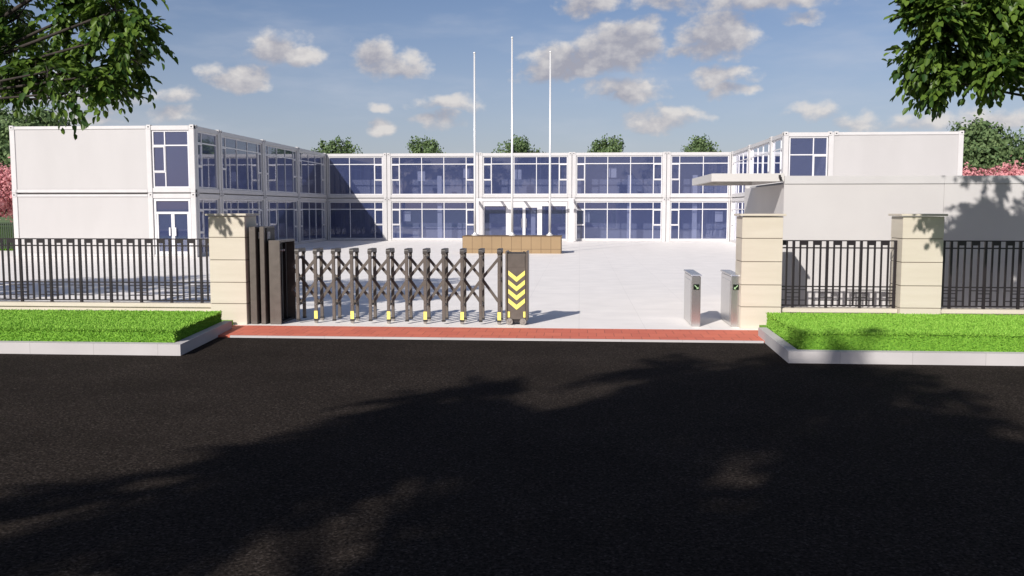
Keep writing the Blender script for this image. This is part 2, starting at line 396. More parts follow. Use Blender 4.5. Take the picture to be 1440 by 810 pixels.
# door with transom light and two leaves
d = MB(T); u0, u1 = -18.94, -17.27; um = (u0+u1)/2
d.box(u0, u0+.09, .05, .16, .1, 2.6).box(u1-.09, u1, .05, .16, .1, 2.6).box(u0+.09, u1-.09, .05, .16, 2.5, 2.6).box(u0+.09, u1-.09, .05, .16, 1.92, 2.02)
d.box(u0+.094, u0+.17, .07, .14, .12, 1.916).box(u1-.17, u1-.094, .07, .14, .12, 1.916).box(um-.075, um-.003, .07, .14, .12, 1.916).box(um+.003, um+.075, .07, .14, .12, 1.916)
d.box(u0+.174, um-.079, .07, .14, .12, .25).box(um+.079, u1-.174, .07, .14, .12, .25)
dr = d.build('door', M_upvc, LW)
MB(T).add([(u0+.05, .105, .2), (u1-.05, .105, .2), (u1-.05, .105, 2.55), (u0+.05, .105, 2.55)], [(0, 1, 2, 3)]).build('pane', M_glass, dr, recalc=False)
for x in (um-.13, um+.13): MB(T).box(x-.035, x+.035, -.0, .02, .95, 1.32).box(x-.02, x+.02, .02, .07, .98, 1.02).box(x-.02, x+.02, .02, .07, 1.25, 1.29).build('handle', M_upvc, dr, bevel=.006)
T = T_east(XL1); ys = [YL, 42.75, 48.83, 54.92, 61.0]
for st in (UP, LO):
    posts = []; spans = []
    for i in range(4):
        a = ys[i] + (.02 if i else .204); b = ys[i+1]-.02
        posts += [(a, a+.22), (b-.22, b)]; spans.append((a+.224, b-.224))
        storey_frame(T, [(a, a+.22), (b-.22, b)], [(a+.224, b-.224)], st, LW, castings=(a+.1, b-.1))
        if i == 0: window(T, a+.25, b-.25, st[2], st[3], LW, mull=(.24,), trans=.2, case=((0, .24, .615),))
        else: window(T, a+.25, b-.25, st[2], st[3], LW, **FULL)
box_of(XL0+.02, XL1-.05, YL+.05, YB-.05, 5.70, 5.79).build('roof', M_roof, LW)
mb = MB().box(XL0, XL0+.12, YL+.3, YB-.02, 0, 2.82).box(XL0, XL0+.12, YL+.3, YB-.02, 2.88, 5.8); mb.split('side_wall', M_white, LW)
mb = MB().box(XL0+.15, XL1-.21, YL+.2, YB-.1, -.1, .1).box(XL0+.15, XL1-.21, YL+.2, YB-.1, 2.70, 3.04); mb.split('floor_slab', M_ifloor, LW)
mb = MB().box(-19.2, -19.08, YL+.17, YB, .1, 2.7).box(-19.2, -19.08, YL+.17, YB, 3.04, 5.7); mb.split('inner_wall', M_inner, LW)

# ---- back wing
BW = thing('container_building', (-3.6, 64, 0), 'rear two storey white block of blue glazed bays, facing the gate across the courtyard', 'building', 'white container blocks round the courtyard')
T = T_front(YB); xs = [-19.07, -12.89, -6.71, -.53, 5.65, 11.83]
for st in (UP, LO):
    for i in range(5):
        a, b = xs[i]+.015, xs[i+1]-.015
        gu = []
        cl = [c for c in (a+.1, b-.1) if -16.8 < c < 9.6]
        a_, b_ = max(a, -16.98), min(b, 9.78)
        posts = []
        if a > -16.9: posts.append((a, a+.255))
        else: posts.append((a_, a_+.1))
        if b < 9.7: posts.append((b-.255, b))
        else: posts.append((b_-.1, b_))
        storey_frame(T, posts, [(posts[0][1]+.004, posts[1][0]-.004)], st, BW, castings=cl)
        if st is LO and i == 2: continue
        if i == 0:      # the left half of this bay runs on behind the left block
            window(T, -16.85, b-.27, st[2], st[3], BW, mull=(.36, .72, .86) if 0 else (.385, .845), trans=.2, case=((.845, 1, .615),))
        elif i == 4:
            window(T, a+.27, 9.66, st[2], st[3], BW, mull=(.15, .56, .97) if 0 else (.15, .56), trans=.2, case=((0, .15, .615),))
        else: window(T, a+.27, b-.27, st[2], st[3], BW, **FULL)
# entrance glazing with two door leaves
e = MB(T); z0, z1 = .1, 2.32
e.box(-6.43, -.82, .06, .16, z1, 2.6).box(-6.43, -.82, .06, .16, .1, .16)
for a, b in ((-6.43, -6.33), (-4.9, -4.66), (-2.72, -2.5), (-.92, -.82)): e.box(a, b, .05, .15, .165, z1-.004)
ent = e.build('entrance_glazing', M_upvc, BW)
MB(T).add([(-6.4, .105, .12), (-.85, .105, .12), (-.85, .105, 2.4), (-6.4, .105, 2.4)], [(0, 1, 2, 3)]).build('pane', M_glass, ent, recalc=False)
for a, b, hx in ((-4.655, -3.70, -3.86), (-3.695, -2.725, -3.54)):
    dd = MB(T).box(a, a+.09, .07, .14, .17, z1-.01).box(b-.09, b, .07, .14, .17, z1-.01).box(a+.094, b-.094, .07, .14, z1-.1, z1-.01).box(a+.094, b-.094, .07, .14, .17, .27).build('door', M_upvc, BW)
    MB(T).tube([(hx, .02, .9), (hx, .02, 1.5)], .015, 6).build('handle', M_steel, dd)
# pergola over the entrance
pg = MB().box(-6.86, -6.60, 59.9, 60.12, 0, 2.64).box(-.66, -.40, 59.9, 60.12, 0, 2.64)
pg.split('pergola_post', M_upvc, BW)
pb = MB().box(-6.86, -.40, 59.9, 60.02, 2.644, 2.82)
for x in (-6.86, -5.31, -3.74, -2.17, -.50): pb.box(x, x+.10, 60.024, 60.98, 2.66, 2.80)
pb.build('pergola_beam', M_upvc, BW)
box_of(-25.4, 18.1, YB+.05, 68.9, 5.70, 5.79).build('roof', M_roof, BW)
MB().box(-25.5, 18.2, 68.9, 69.0, 0, 5.8).box(-25.5, -25.38, YB+.02, 68.88, 0, 5.8).box(18.08, 18.2, YB+.02, 68.88, 0, 5.8).split('outer_wall', M_white, BW)
MB().box(-25.3, 18, YB+.22, 68.8, -.1, .1).box(-25.3, 18, YB+.22, 68.8, 2.70, 3.04).split('floor_slab', M_ifloor, BW)
MB().box(-25.3, 18, 63.1, 63.2, .1, 2.7).box(-25.3, 18, 63.1, 63.2, 3.04, 5.7).split('inner_wall', M_inner, BW)
for x in (-9.4, 3.3-.02, 7.55, -3.1):  # pale uprights stand in for reflections in the panes
    box_of(x-.15, x+.15, 61.4, 61.6, .1, 2.7).build('reflection_column', M_icol, BW)
for x in (-9.4, 3.3, 7.55): box_of(x-.15, x+.15, 61.4, 61.6, 3.04, 4.35).build('reflection_column', M_icol, BW)
for x, z in ((.15, 1.25), (-10.9, 4.0), (-7.8, 4.2), (-4.4, 4.1), (1.9, 4.2), (8.9, 1.3), (-11.9, 1.3)):  # pale boards added for the light patches in some panes
    box_of(x, x+.5, 61.5, 61.56, z, z+.65).build('pale_board', M_icol, BW)

# ---- right wing
RW = thing('container_building', (14, 53.3, 0), 'right two storey white block, only its upper floor showing above the gatehouse', 'building', 'white container blocks round the courtyard')
XR0, XR1, YR = 9.8, 18.2, 45.55
T = T_front(YR)
for st in (UP, LO):
    panel(T, 12.17, XR1-.24, st, RW)
    storey_frame(T, [(XR0, XR0+.236), (11.93, 12.166), (XR1-.236, XR1)], [(XR0+.24, 11.926)], st, RW, castings=(XR0+.1, 11.98, 12.27, XR1-.1))
    window(T, XR0+.27, 11.9, st[2], st[3], RW, mull=(.63,), trans=.34, case=((.63, 1, .84),))
T = T_west(XR0); ys = [YR, 48.75, 54.88, 61.0]
for st in (UP, LO):
    for i in range(3):
        a = ys[i] + (.02 if i else .204); b = ys[i+1]-.02
        storey_frame(T, [(a, a+.22), (b-.22, b)], [(a+.224, b-.224)], st, RW, castings=(a+.1, b-.1))
        if i == 0: window(T, a+.25, b-.25, st[2], st[3], RW, mull=(.24,), trans=.2, case=((0, .24, .615),))
        else: window(T, a+.25, b-.25, st[2], st[3], RW, **FULL)
box_of(XR0+.05, XR1-.02, YR+.05, YB-.05, 5.70, 5.79).build('roof', M_roof, RW)
MB().box(XR1-.12, XR1, YR+.3, YB-.02, 0, 2.82).box(XR1-.12, XR1, YR+.3, YB-.02, 2.88, 5.8).split('side_wall', M_white, RW)
MB().box(XR0+.21, XR1-.15, YR+.2, YB-.1, -.1, .1).box(XR0+.21, XR1-.15, YR+.2, YB-.1, 2.70, 3.04).split('floor_slab', M_ifloor, RW)
MB().box(11.95, 12.07, YR+.21, YB, .1, 2.7).box(11.95, 12.07, YR+.21, YB, 3.04, 5.7).split('inner_wall', M_inner, RW)

# ------------------------------------------------------------------ gatehouse
GH = thing('gatehouse', (8.5, 20.8, 0), 'low white flat roofed gatehouse behind the right railing, canopy over its left side', 'building')
GY = 18.6
MB().box(4.03, 7.10, GY, GY+.1, 0, 2.646).box(7.104, 14.0, GY, GY+.1, 0, 2.646).split('front_wall', M_gwall, GH, bevel=.004)
box_of(4.03, 4.13, GY+.104, 23.0, 0, 2.646).build('side_wall', M_gwall, GH)
MB().box(13.9, 14, GY+.104, 23.0, 0, 2.646).box(4.134, 13.896, 22.9, 23.0, 0, 2.646).split('rear_wall', M_gwall, GH)
box_of(4.13, 13.9, GY+.104, 22.896, 2.55, 2.70).build('roof', M_roof, GH)
MB().box(4.034, 7.10, GY-.018, GY+.14, 2.65, 2.81).box(7.104, 14.02, GY-.012, GY+.14, 2.65, 2.806).box(13.88, 14.02, GY+.144, 23.02, 2.65, 2.806).box(4.034, 13.876, 22.88, 23.02, 2.65, 2.806).split('parapet', M_frame, GH, bevel=.004)
c = MB().box(2.61, 4.03, GY, GY+.06, 2.70, 2.86).box(2.61, 4.03, 21.74, 21.8, 2.70, 2.86).box(2.61, 2.67, GY+.064, 21.736, 2.70, 2.86)
c.box(3.97, 4.03, GY+.064, 21.736, 2.70, 2.86).box(2.674, 3.966, GY+.064, 21.736, 2.80, 2.845)
c.build('canopy', M_canopy, GH, bevel=.004)
sc = thing('security_camera', (3.93, GY, 2.79), 'small black camera fixed to the end of the gatehouse canopy edge', 'camera')
MB().box(3.915, 3.955, GY-.02, GY-.002, 2.77, 2.83).box(3.925, 3.945, GY-.06, GY-.02, 2.79, 2.81).build('bracket', M_gate2, sc)
MB().tube([(3.935, GY-.03, 2.785), (3.935, GY-.085, 2.765), (3.925, GY-.15, 2.735)], [.022, .03, .024], 10).build('camera_body', M_gate2, sc)

# ------------------------------------------------------------------ flag podium and poles
pod = tag(MB().box(-5.65, -.88, 44.1, 45.9, 0, .81).box(-5.67, -.86, 44.08, 45.92, .81, .84).build('podium', M_pod), 'long low podium clad in tan tiles with the flagpoles on it', 'podium')
def flagpole(x, z, label):
    p = thing('flagpole', (x, 45, .84), label, 'flagpole', 'flagpoles on the tan podium')
    MB().tube([(x, 45, .86), (x, 45, 4), (x, 45, z-.06)], [.062, .055, .04], 12).build('pole', M_pole, p, smooth=True)
    MB().tube([(x, 45, .84), (x, 45, .90)], .17, 16).tube([(x, 45, .90), (x, 45, .98)], [.11, .075], 16).build('base_plate', M_pole, p)
    MB().tube([(x, 45, z-.09), (x, 45, z-.03), (x, 45, z)], [.05, .06, .03], 10).build('finial', M_pole, p, smooth=True)
flagpole(-5.14, 9.72, 'shorter white flagpole nearest the left block')
flagpole(-3.31, 10.42, 'tallest white flagpole, in the middle of the podium')
flagpole(-1.46, 9.72, 'shorter white flagpole nearest the gatehouse')

# ------------------------------------------------------------------ stone gate pillars, plinths and railings
def pillar(x0, x1, y0, y1, label, h=2.03):
    p = thing('gate_pillar', ((x0+x1)/2, (y0+y1)/2, 0), label, 'pillar', 'stone pillars')
    cz = [0, .39, .79, 1.21, 1.63, h]
    box_of(x0+.012, x1-.012, y0+.012, y1-.012, 0, h-.01).build('core', M_joint, p)
    for i in range(5):
        box_of(x0, x1, y0, y1, cz[i]+(.006 if i else 0), cz[i+1]-.006).build('stone_course', M_stone, p, bevel=.004)
    box_of(x0-.045, x1+.045, y0-.045, y1+.045, h+.004, h+.042).build('cap', M_capst, p, bevel=.005)
pillar(-6.90, -6.21, 16.67, 17.3, 'cream stone pillar beside the sliding gate housing, dappled with leaf shade')
pillar(2.92, 3.64, 16.8, 17.45, 'cream stone pillar beside the turnstiles')
pillar(5.73, 6.44, 16.8, 17.42, 'cream stone pillar between two stretches of railing in front of the gatehouse')
pillar(-12.95, -12.25, 16.67, 17.3, 'cream stone pillar at the far left end of the railing')

def plinth(x0, x1, label):
    p = thing('plinth_wall', ((x0+x1)/2, 17.03, 0), label, 'low wall', 'low stone walls under the railings')
    box_of(x0, x1, 16.94, 17.16, 0, .285).build('wall', M_stone, p)
    box_of(x0, x1, 16.90, 17.20, .289, .36).build('coping', M_capst, p, bevel=.004)
plinth(-12.24, -6.91, 'low cream stone wall under the left railing')
plinth(3.65, 5.72, 'short low cream stone wall between the two right pillars')
plinth(6.45, 14.0, 'low cream stone wall running off past the gatehouse')

def railing(x0, x1, first, label):
    Y = 17.04; P = .6; q = P/5; r = .011
    t = thing('iron_railing', ((x0+x1)/2, Y, .36), label, 'railing', 'black iron railings')
    for z, rr in ((1.585, .010), (1.455, .012), (.75, .011), (.405, .012)): box_of(x0, x1, Y-rr, Y+rr, z-rr, z+rr).build('rail', M_rail, t)
    k = 0; xp = first
    while xp > x0+P*.99: xp -= P
    xp -= P
    while xp < x1+P:
        if x0+.01 < xp < x1-.01:
            box_of(xp-.022, xp+.022, Y-.024, Y+.024, .36, 1.59).build('post', M_rail, t)
        for a in (xp+q, xp+3*q):            # pickets in pairs, joined by a cap bar
            m = MB(); n = 0
            for xx in (a, a+q):
                if x0+.01 < xx < x1-.01: m.box(xx-.0155, xx+.0155, Y-.014, Y+.014, .393, 1.583); n += 1
            ca, cb_ = max(a-.016, x0), min(a+q+.016, x1)
            if n: m.box(ca, cb_, Y-.016, Y+.016, 1.505, 1.583) if cb_-ca > .02 else None
            if n: m.build('picket_pair', M_rail, t)
        for w, zs in ((2*q, (.69, .50)), (q, (.635, .555))):
            a, b = max(xp-w, x0), min(xp+w, x1)
            if b-a > .04:
                m = MB()
                for z in zs: m.box(a, b, Y-.009, Y+.009, z-.008, z+.008)
                m.split('rung', M_rail, t)
        xp += P
railing(-12.24, -6.91, -10.82, 'long black iron railing on the left, in front of the blank white wall')
railing(3.65, 5.72, 3.89, 'short black iron railing panel between the two right pillars')
railing(6.45, 14.0, 6.67, 'black iron railing running off the right edge of the photo')

# ------------------------------------------------------------------ gate housing
HO = thing('gate_housing', (-5.9, 17.1, 0), 'bronze gate housing of two tall fins and an open cabinet beside the left pillar', 'gate housing')
for a, b in ((-6.15, -6.03), (-5.95, -5.865)):
    f = box_of(a, b, 16.72, 17.33, 0, 1.83).build('fin', M_gate, HO, bevel=.006)
    box_of(b+.002, b+.016, 16.82, 17.28, .04, 1.80).build('side_shade', M_gate2, f)  # near-black sheet puts the shade of the fin's right face into colour
    br = MB().box(b+.018, b+.03, 16.84, 16.98, 1.60, 1.73).box(b+.03, b+.037, 16.85, 16.87, 1.61, 1.72).box(b+.03, b+.037, 16.95, 16.97, 1.61, 1.72).box(b+.03, b+.037, 16.87, 16.95, 1.655, 1.675)
    br.build('bracket', M_plate, f)
MB().box(-6.028, -5.952, 17.0, 17.3, 0, 1.80).box(-5.863, -5.782, 16.95, 17.3, 0, 1.56).split('gap_shade', M_gate2, HO)  # near-black blocks paint in the shade of the gaps beside the fins
x0, x1 = -5.78, -5.57
cb = MB().box(x0, x1, 16.72, 16.76, 0, 1.575).box(x0, x1, 17.60, 17.64, 0, 1.575).box(x0, x0+.03, 16.764, 17.596, 0, 1.575).box(x0+.034, x1, 16.764, 17.596, 1.535, 1.575)
cb.build('cabinet', M_gate, HO, bevel=.004)
lin = MB().box(x0+.034, x0+.05, 16.77, 17.59, .01, 1.53)
for y in (16.9, 17.15, 17.4): lin.box(x0+.052, x0+.10, y, y+.05, .03, 1.5)
lin.box(x0+.052, x1-.03, 16.78, 17.58, 0, .04)
lin.build('cabinet_lining', M_gate2, HO)
kn = MB()
for y in (16.82, 16.98, 17.1): kn.tube([(x1-.07, y, 1.38), (x1-.03, y, 1.38)], .018, 8)
kn.split('roller', M_plate, HO)

# ------------------------------------------------------------------ folding gate
GT = thing('folding_gate', (-3.3, 17.2, 0), 'bronze accordion gate half drawn across the entrance, yellow chevrons on its end box', 'gate')
YF, YRr = 17.0, 17.40
gx = [-5.33 + .349*i for i in range(12)]
for i, x in enumerate(gx):
    wheel = i % 2 == 1
    zb = .075
    for Y in (YF, YRr):
        p = box_of(x-.03, x+.03, Y-.022, Y+.022, zb, 1.375).build('upright', M_gate, GT, bevel=.006)
    cp = MB()       # rounded cap joining the front and rear uprights
    n = 8; prof = [(YF-.035, 1.32)] + [(YF-.035+.045*(1-math.cos(math.pi/2*k/n)), 1.37+.045*math.sin(math.pi/2*k/n)) for k in range(n+1)]
    prof += [(YRr+.035-.045*(1-math.cos(math.pi/2*k/n)), 1.37+.045*math.sin(math.pi/2*k/n)) for k in range(n, -1, -1)] + [(YRr+.035, 1.32), (YRr-.03, 1.345), (YF+.03, 1.345)]
    vs = [(x-.038, y, z) for y, z in prof] + [(x+.038, y, z) for y, z in prof]; k = len(prof)
    cp.add(vs, [list(range(k)), list(range(2*k-1, k-1, -1))] + [(j, (j+1) % k, (j+1) % k+k, j+k) for j in range(k)])
    cp.build('top_cap', M_gate3, GT)
    cr = MB()
    for z in (1.24, .84, .36): cr.box(x-.024, x+.024, YF+.024, YRr-.024, z-.022, z+.022)
    cr.split('cross_bar', M_gate2, GT)
    bolts = MB()
    for z in (1.28, .84, .36): bolts.tube([(x, YF-.034, z), (x, YF-.0225, z)], .010, 8)
    bolts.split('bolt', M_steel, GT)
    if wheel:
        t = MB().box(x-.033, x+.033, YF-.026, YF-.0225, .085, .235).box(x-.0345, x-.0305, YF-.026, YF+.024, .085, .235).split('reflective_tape', M_yel, GT)
        for Y in (YF, YRr):
            MB().box(x-.04, x+.04, Y-.03, Y+.03, .05, .074).build('wheel_fork', M_gate2, GT)
            w = MB().tube([(x, Y-.02, .035), (x, Y+.02, .035)], .035, 16).build('wheel', M_wheel, GT)
    else:
        MB().box(x-.034, x+.034, YF-.026, YF+.026, .045, .074).box(x-.034, x+.034, YRr-.026, YRr+.026, .045, .074).split('foot', M_gate2, GT)
pairs = [(gx[i], gx[i+1]) for i in range(11)]
for k, (a, b) in enumerate(pairs):
    for z0, z1 in ((.84, 1.26), (.36, .84)):
        for Yp, s in ((17.165, 1), (17.235, -1)):
            last = k == 10
            if last and ((z0 > .5) != (s > 0)): continue
            za, zb = (z0, z1) if s > 0 else (z1, z0)
            MB().bar((a, Yp, za), (b, Yp, zb), .052, .03).build('scissor_arm', M_gate, GT)
for z0, z1 in ((.84, 1.26), (.36, .84)):
    for Yp, s in ((17.165, 1), (17.235, -1)):
        za, zb = ((z0+z1)/2, z1) if s > 0 else ((z0+z1)/2, z0)
        MB().bar((gx[0]-.175, Yp, za), (gx[0], Yp, zb), .052, .03).build('scissor_arm', M_gate, GT)
# end box
bx0, bx1 = -1.375, -.955
EB = box_of(bx0+.04, bx1-.04, 16.99, 17.40, .10, 1.33).build('end_box', M_gate, GT, bevel=.008)
MB().box(bx0, bx0+.036, 16.975, 17.42, .08, 1.375).box(bx1-.036, bx1, 16.975, 17.42, .08, 1.375).split('side_channel', M_gate, GT, bevel=.005)
MB().box(bx0+.06, bx1-.06, 16.984, 16.989, 1.08, 1.29).build('top_plate', M_gate, GT)
MB().tube([(bx0+.055, 17.1, 1.34), (bx0+.09, 17.1, 1.34)], .03, 10).tube([(bx1-.10, 17.1, 1.34), (bx1-.06, 17.1, 1.34)], .03, 10).box(bx0+.05, bx1-.05, 17.05, 17.35, 1.33, 1.345).build('top_fitting', M_gate2, GT)
cxm = (bx0+bx1)/2; hw = .155
for k in range(4):
    zt = 1.005 - k*.164 - .0
    zt = [1.02, .845, .675, .50][k]
    MB().prism([(cxm-hw, zt), (cxm, zt-.125), (cxm+hw, zt), (cxm+hw, zt-.085), (cxm, zt-.215), (cxm-hw, zt-.085)], 16.982, 16.988).build('chevron', M_yel, GT)
for a, b in ((bx0+.045, bx0+.085), (bx1-.085, bx1-.045)): box_of(a, b, 16.980, 16.988, .14, .25).build('reflective_tape', M_yel, GT)
for x in (bx0+.08, bx1-.09):
    MB().tube([(x, 16.955, .062), (x, 17.0, .062)], .062, 20).tube([(x, 16.945, .062), (x, 16.954, .062)], .022, 12).build('wheel', M_wheel, GT)
    MB().tube([(x, 17.34, .062), (x, 17.385, .062)], .062, 20).build('wheel', M_wheel, GT)
MB().box(bx0+.05, bx1-.05, 17.02, 17.38, .04, .098).build('chassis', M_gate2, GT)

# ------------------------------------------------------------------ turnstiles
def turnstile(x0, x1, s, label):
    y0, y1, h = 16.95, 18.2, .93
    t = thing('turnstile', ((x0+x1)/2, (y0+y1)/2, 0), label, 'turnstile', 'steel turnstile cabinets')
    box_of(x0+.008, x1-.008, y0+.008, y1-.008, 0, h).build('body', M_steel, t, bevel=.014)
    MB().add([(x0-.006, y0-.008, h+.002), (x1+.006, y0-.008, h+.002), (x1+.006, y1+.02, h+.008), (x0-.006, y1+.02, h+.008),
              (x0-.006, y0-.0, h+.03), (x1+.006, y0-.0, h+.03), (x1+.006, y1+.02, h+.042), (x0-.006, y1+.02, h+.042)],
             [(0,3,2,1),(4,5,6,7),(0,1,5,4),(1,2,6,5),(2,3,7,6),(3,0,4,7)]).build('lid', M_steel, t, bevel=.006)
    xc = (x0+x1)/2; zc = .735
    sc = box_of(xc-.052, xc+.052, y0-.002, y0+.006, zc-.05, zc+.05).build('display', M_black, t)
    a = MB().bar((xc-.032*s, y0-.0045, zc+.032), (xc+.022*s, y0-.0045, zc-.022), .014, .003)
    a.prism([(xc+.036*s, zc-.036), (xc+.036*s, zc+.004), (xc-.004*s, zc-.036)], y0-.006, y0-.003)
    a.build('arrow_mark', M_arrow, sc)
    xi = x1 if s > 0 else x0
    box_of(min(xi, xi+.0), xi+.004*s if s > 0 else xi+.0, y0+.5, y0+.75, .2, .8) if 0 else None
    MB().box(x0+.003, x0+.0075, y0+.12, y1-.12, .08, .84).build('side_panel', M_steel, t)
turnstile(2.05, 2.23, 1, 'steel turnstile cabinet on the left, its display arrow pointing down right')
turnstile(2.765, 2.945, -1, 'steel turnstile cabinet against the stone pillar, its display arrow pointing down left')

# ------------------------------------------------------------------ vegetation
def np_mesh(name, V, Fc, m, parent=None):
    """V (n,3) array in world space, Fc (k,s) array of same-size faces"""
    org = ORG.get(parent.name, Vector((0, 0, 0))) if parent else Vector((0, 0, 0))
    V = np.asarray(V, dtype=np.float32) - np.array(org, dtype=np.float32)
    me = bpy.data.meshes.new(name); k, s = Fc.shape
    me.vertices.add(len(V)); me.vertices.foreach_set('co', V.ravel())
    me.loops.add(k*s); me.loops.foreach_set('vertex_index', Fc.ravel().astype(np.int32))
    me.polygons.add(k); me.polygons.foreach_set('loop_start', np.arange(0, k*s, s, dtype=np.int32))
    me.update(calc_edges=True); me.materials.append(m)
    o = bpy.data.objects.new(name, me); COL.objects.link(o)
    if parent: o.parent = parent; ORG[o.name] = org
    return o
def norm(a): return a/np.maximum(np.linalg.norm(a, axis=-1, keepdims=True), 1e-9)
def leaves(P, D, Nn, L, W, fold=.25):
    """P base, D direction, Nn normal, length, width -> folded six-corner leaves as 2 quads each"""
    D = norm(D); S_ = norm(np.cross(D, Nn)); U_ = np.cross(S_, D); L = L[:, None]; W = W[:, None]
    v = [P, P+D*L*.35+S_*W*.5+U_*W*fold, P+D*L*.75+S_*W*.42+U_*W*fold*.8-U_*L*.04, P+D*L-U_*L*.10,
         P+D*L*.75-S_*W*.42+U_*W*fold*.8-U_*L*.04, P+D*L*.35-S_*W*.5+U_*W*fold]
    V = np.stack(v, 1).reshape(-1, 3); i = np.arange(len(P))[:, None]*6
    Fq = np.concatenate([i+np.array([[0, 1, 2, 3]]), i+np.array([[0, 3, 4, 5]])], 1).reshape(-1, 4)
    return V, Fq
def sprays(C, Out, size, nl, leafL, leafW):
    """pinnate drooping sprays: at each point C a rachis heading out and down with leaflets along both sides"""
    n = len(C); Ps = []; Ds = []; Ns = []; Ls = []; Ws = []
    rd = norm(Out + rng.normal(0, .45, (n, 3)) + np.array([0, 0, -.25]))
    side = norm(np.cross(rd, np.array([0, 0, 1.0]) + rng.normal(0, .25, (n, 3))))
    for k in range(nl):
        t = (k//2+1)/(nl/2); s = 1 if k % 2 else -1
        pos = C + rd*(size[:, None]*t) + np.array([0, 0, -1])*(size[:, None]*.35*t*t)
        d = side*s*(1-.55*t) + rd*(.45+.5*t) + np.array([0, 0, -.55]) + rng.normal(0, .18, (n, 3))
        Ps.append(pos); Ds.append(d); Ns.append(np.array([0, 0, 1.0]) + rng.normal(0, .35, (n, 3)))
        sc = rng.uniform(.75, 1.15, n)*(1-.15*abs(t-.6)); Ls.append(leafL*sc); Ws.append(leafW*sc)
    return leaves(np.concatenate(Ps), np.concatenate(Ds), np.concatenate(Ns), np.concatenate(Ls), np.concatenate(Ws))

def relabel_copy(src, loc, rz, label, scale=1):
    r = src.copy(); COL.objects.link(r); r.location = loc; r.rotation_euler = (0, 0, rz); r['label'] = label; r.scale = (scale,)*3
    for ch in list(src.children):
        c = ch.copy(); COL.objects.link(c); c.parent = r
    return r
def big_tree(base, fork_h, lobes, label, leafL=.14, leafW=.062, trunk_r=.2, group='broad leaved street trees', clumps=1.0, lean=(0, 0)):
    """lobes: (x,y,z,r,n_sprays)"""
    t = thing('broadleaf_tree', base, label, 'tree', group)
    bx, by, bz = base; fork = Vector((bx+lean[0], by+lean[1], fork_h))
    tr = MB(); tr.tube([(bx, by, bz-.1), (bx, by, bz+.25), Vector((bx, by, bz))*.5+fork*.5, fork], [trunk_r*1.5, trunk_r*1.05, trunk_r*.9, trunk_r*.75], 12)
    tr.build('trunk', M_bark, t, smooth=True)
    br = MB(); C = []; O = []
    for (x, y, z, r, n) in lobes:
        c = Vector((x, y, z)); mid = fork*.5+c*.5+Vector((random.uniform(-.2, .2), random.uniform(-.2, .2), .25))
        rr = .016 + .022*r
        br.tube([fork, fork*.75+mid*.25+Vector((0, 0, .08)), mid, c*.8+mid*.2, c], [rr*2.2, rr*1.8, rr*1.25, rr*.8, rr*.6], 7)
        nt = max(5, int(n/9))
        per = max(1, int(round(n*clumps/nt)))
        for k in range(nt):
            v = Vector(np.random.default_rng(int(1000*x+77*k+13*z) % 100000).normal(0, 1, 3)).normalized()
            ln = r*random.uniform(.65, 1.0); tip = c + Vector((v.x*ln, v.y*ln, v.z*ln*.75))
            m = (c+tip)*.5 + Vector((random.uniform(-.1, .1)*r, random.uniform(-.1, .1)*r, .12*r))
            br.tube([c, m, tip], [rr*.5, rr*.28, .006], 4, caps=False)
            for q in range(per):
                u = random.uniform(.35, 1.0); p = c.lerp(m, u*2) if u < .5 else m.lerp(tip, u*2-1)
                C.append(p + Vector((random.gauss(0, .12), random.gauss(0, .12), random.gauss(0, .10)))*r); O.append(v)
    br.build('branches', M_bark, t, recalc=False, smooth=True)
    C = np.array([tuple(c) for c in C]); O = np.array([tuple(o) for o in O])
    V, Fq = sprays(C, O, rng.uniform(1.6, 2.6, len(C))*leafL, 9, leafL, leafW)
    np_mesh('crown', V, Fq, M_leaf, t)
    return t

# left tree: the boughs that hang into the top left of the view, and the rest of the crown above and beside them
LT = big_tree((-12.4, 15.4, .1), 3.4, [(-9.73, 15.56, 5.46, 0.7, 79), (-8.7, 15.55, 5.5, 0.6, 81), (-7.57, 14.75, 5.37, 0.5, 61), (-7.35, 14.78, 5.03, 0.32, 32), (-7.6, 15.45, 4.69, 0.26, 24),
    (-7.78, 15.36, 4.5, 0.28, 21), (-8.96, 15.3, 4.86, 0.42, 32), (-9.53, 14.98, 4.58, 0.5, 50), (-9.27, 15.25, 4.5, 0.32, 25), (-8.18, 15.25, 4.96, 0.28, 15),
    (-8.55, 15.22, 4.49, 0.28, 18), (-8.11, 14.84, 4.34, 0.24, 17), (-7.94, 15.09, 4.25, 0.22, 18), (-7.74, 15.05, 4.08, 0.12, 5), (-9.72, 15.35, 4.45, 0.3, 21),
    (-8.91, 15.6, 4.4, 0.18, 8), (-8.03, 15.55, 4.83, 0.2, 8), (-8.1, 14.1, 3.98, 0.16, 7), (-8.3, 14.0, 4.3, 0.22, 12), (-8.2, 15.2, 6.3, 0.9, 135),
    (-9.6, 15.6, 6.8, 1.1, 171), (-11.2, 15.8, 6.2, 1.2, 171), (-10.6, 15.4, 7.9, 1.2, 162), (-12.6, 15.2, 7.4, 1.3, 162), (-13.4, 15.8, 5.6, 1.3, 135),
    (-11.2, 15.2, 4.9, 0.8, 64), (-14.6, 15.4, 6.6, 1.2, 126)],
    'broad leaved tree whose boughs hang into the top left corner', leafL=.165, leafW=.088)
relabel_copy(LT, (-20.6, 15.5, .1), 0.25, 'broad leaved tree further along the left railing, outside the view')
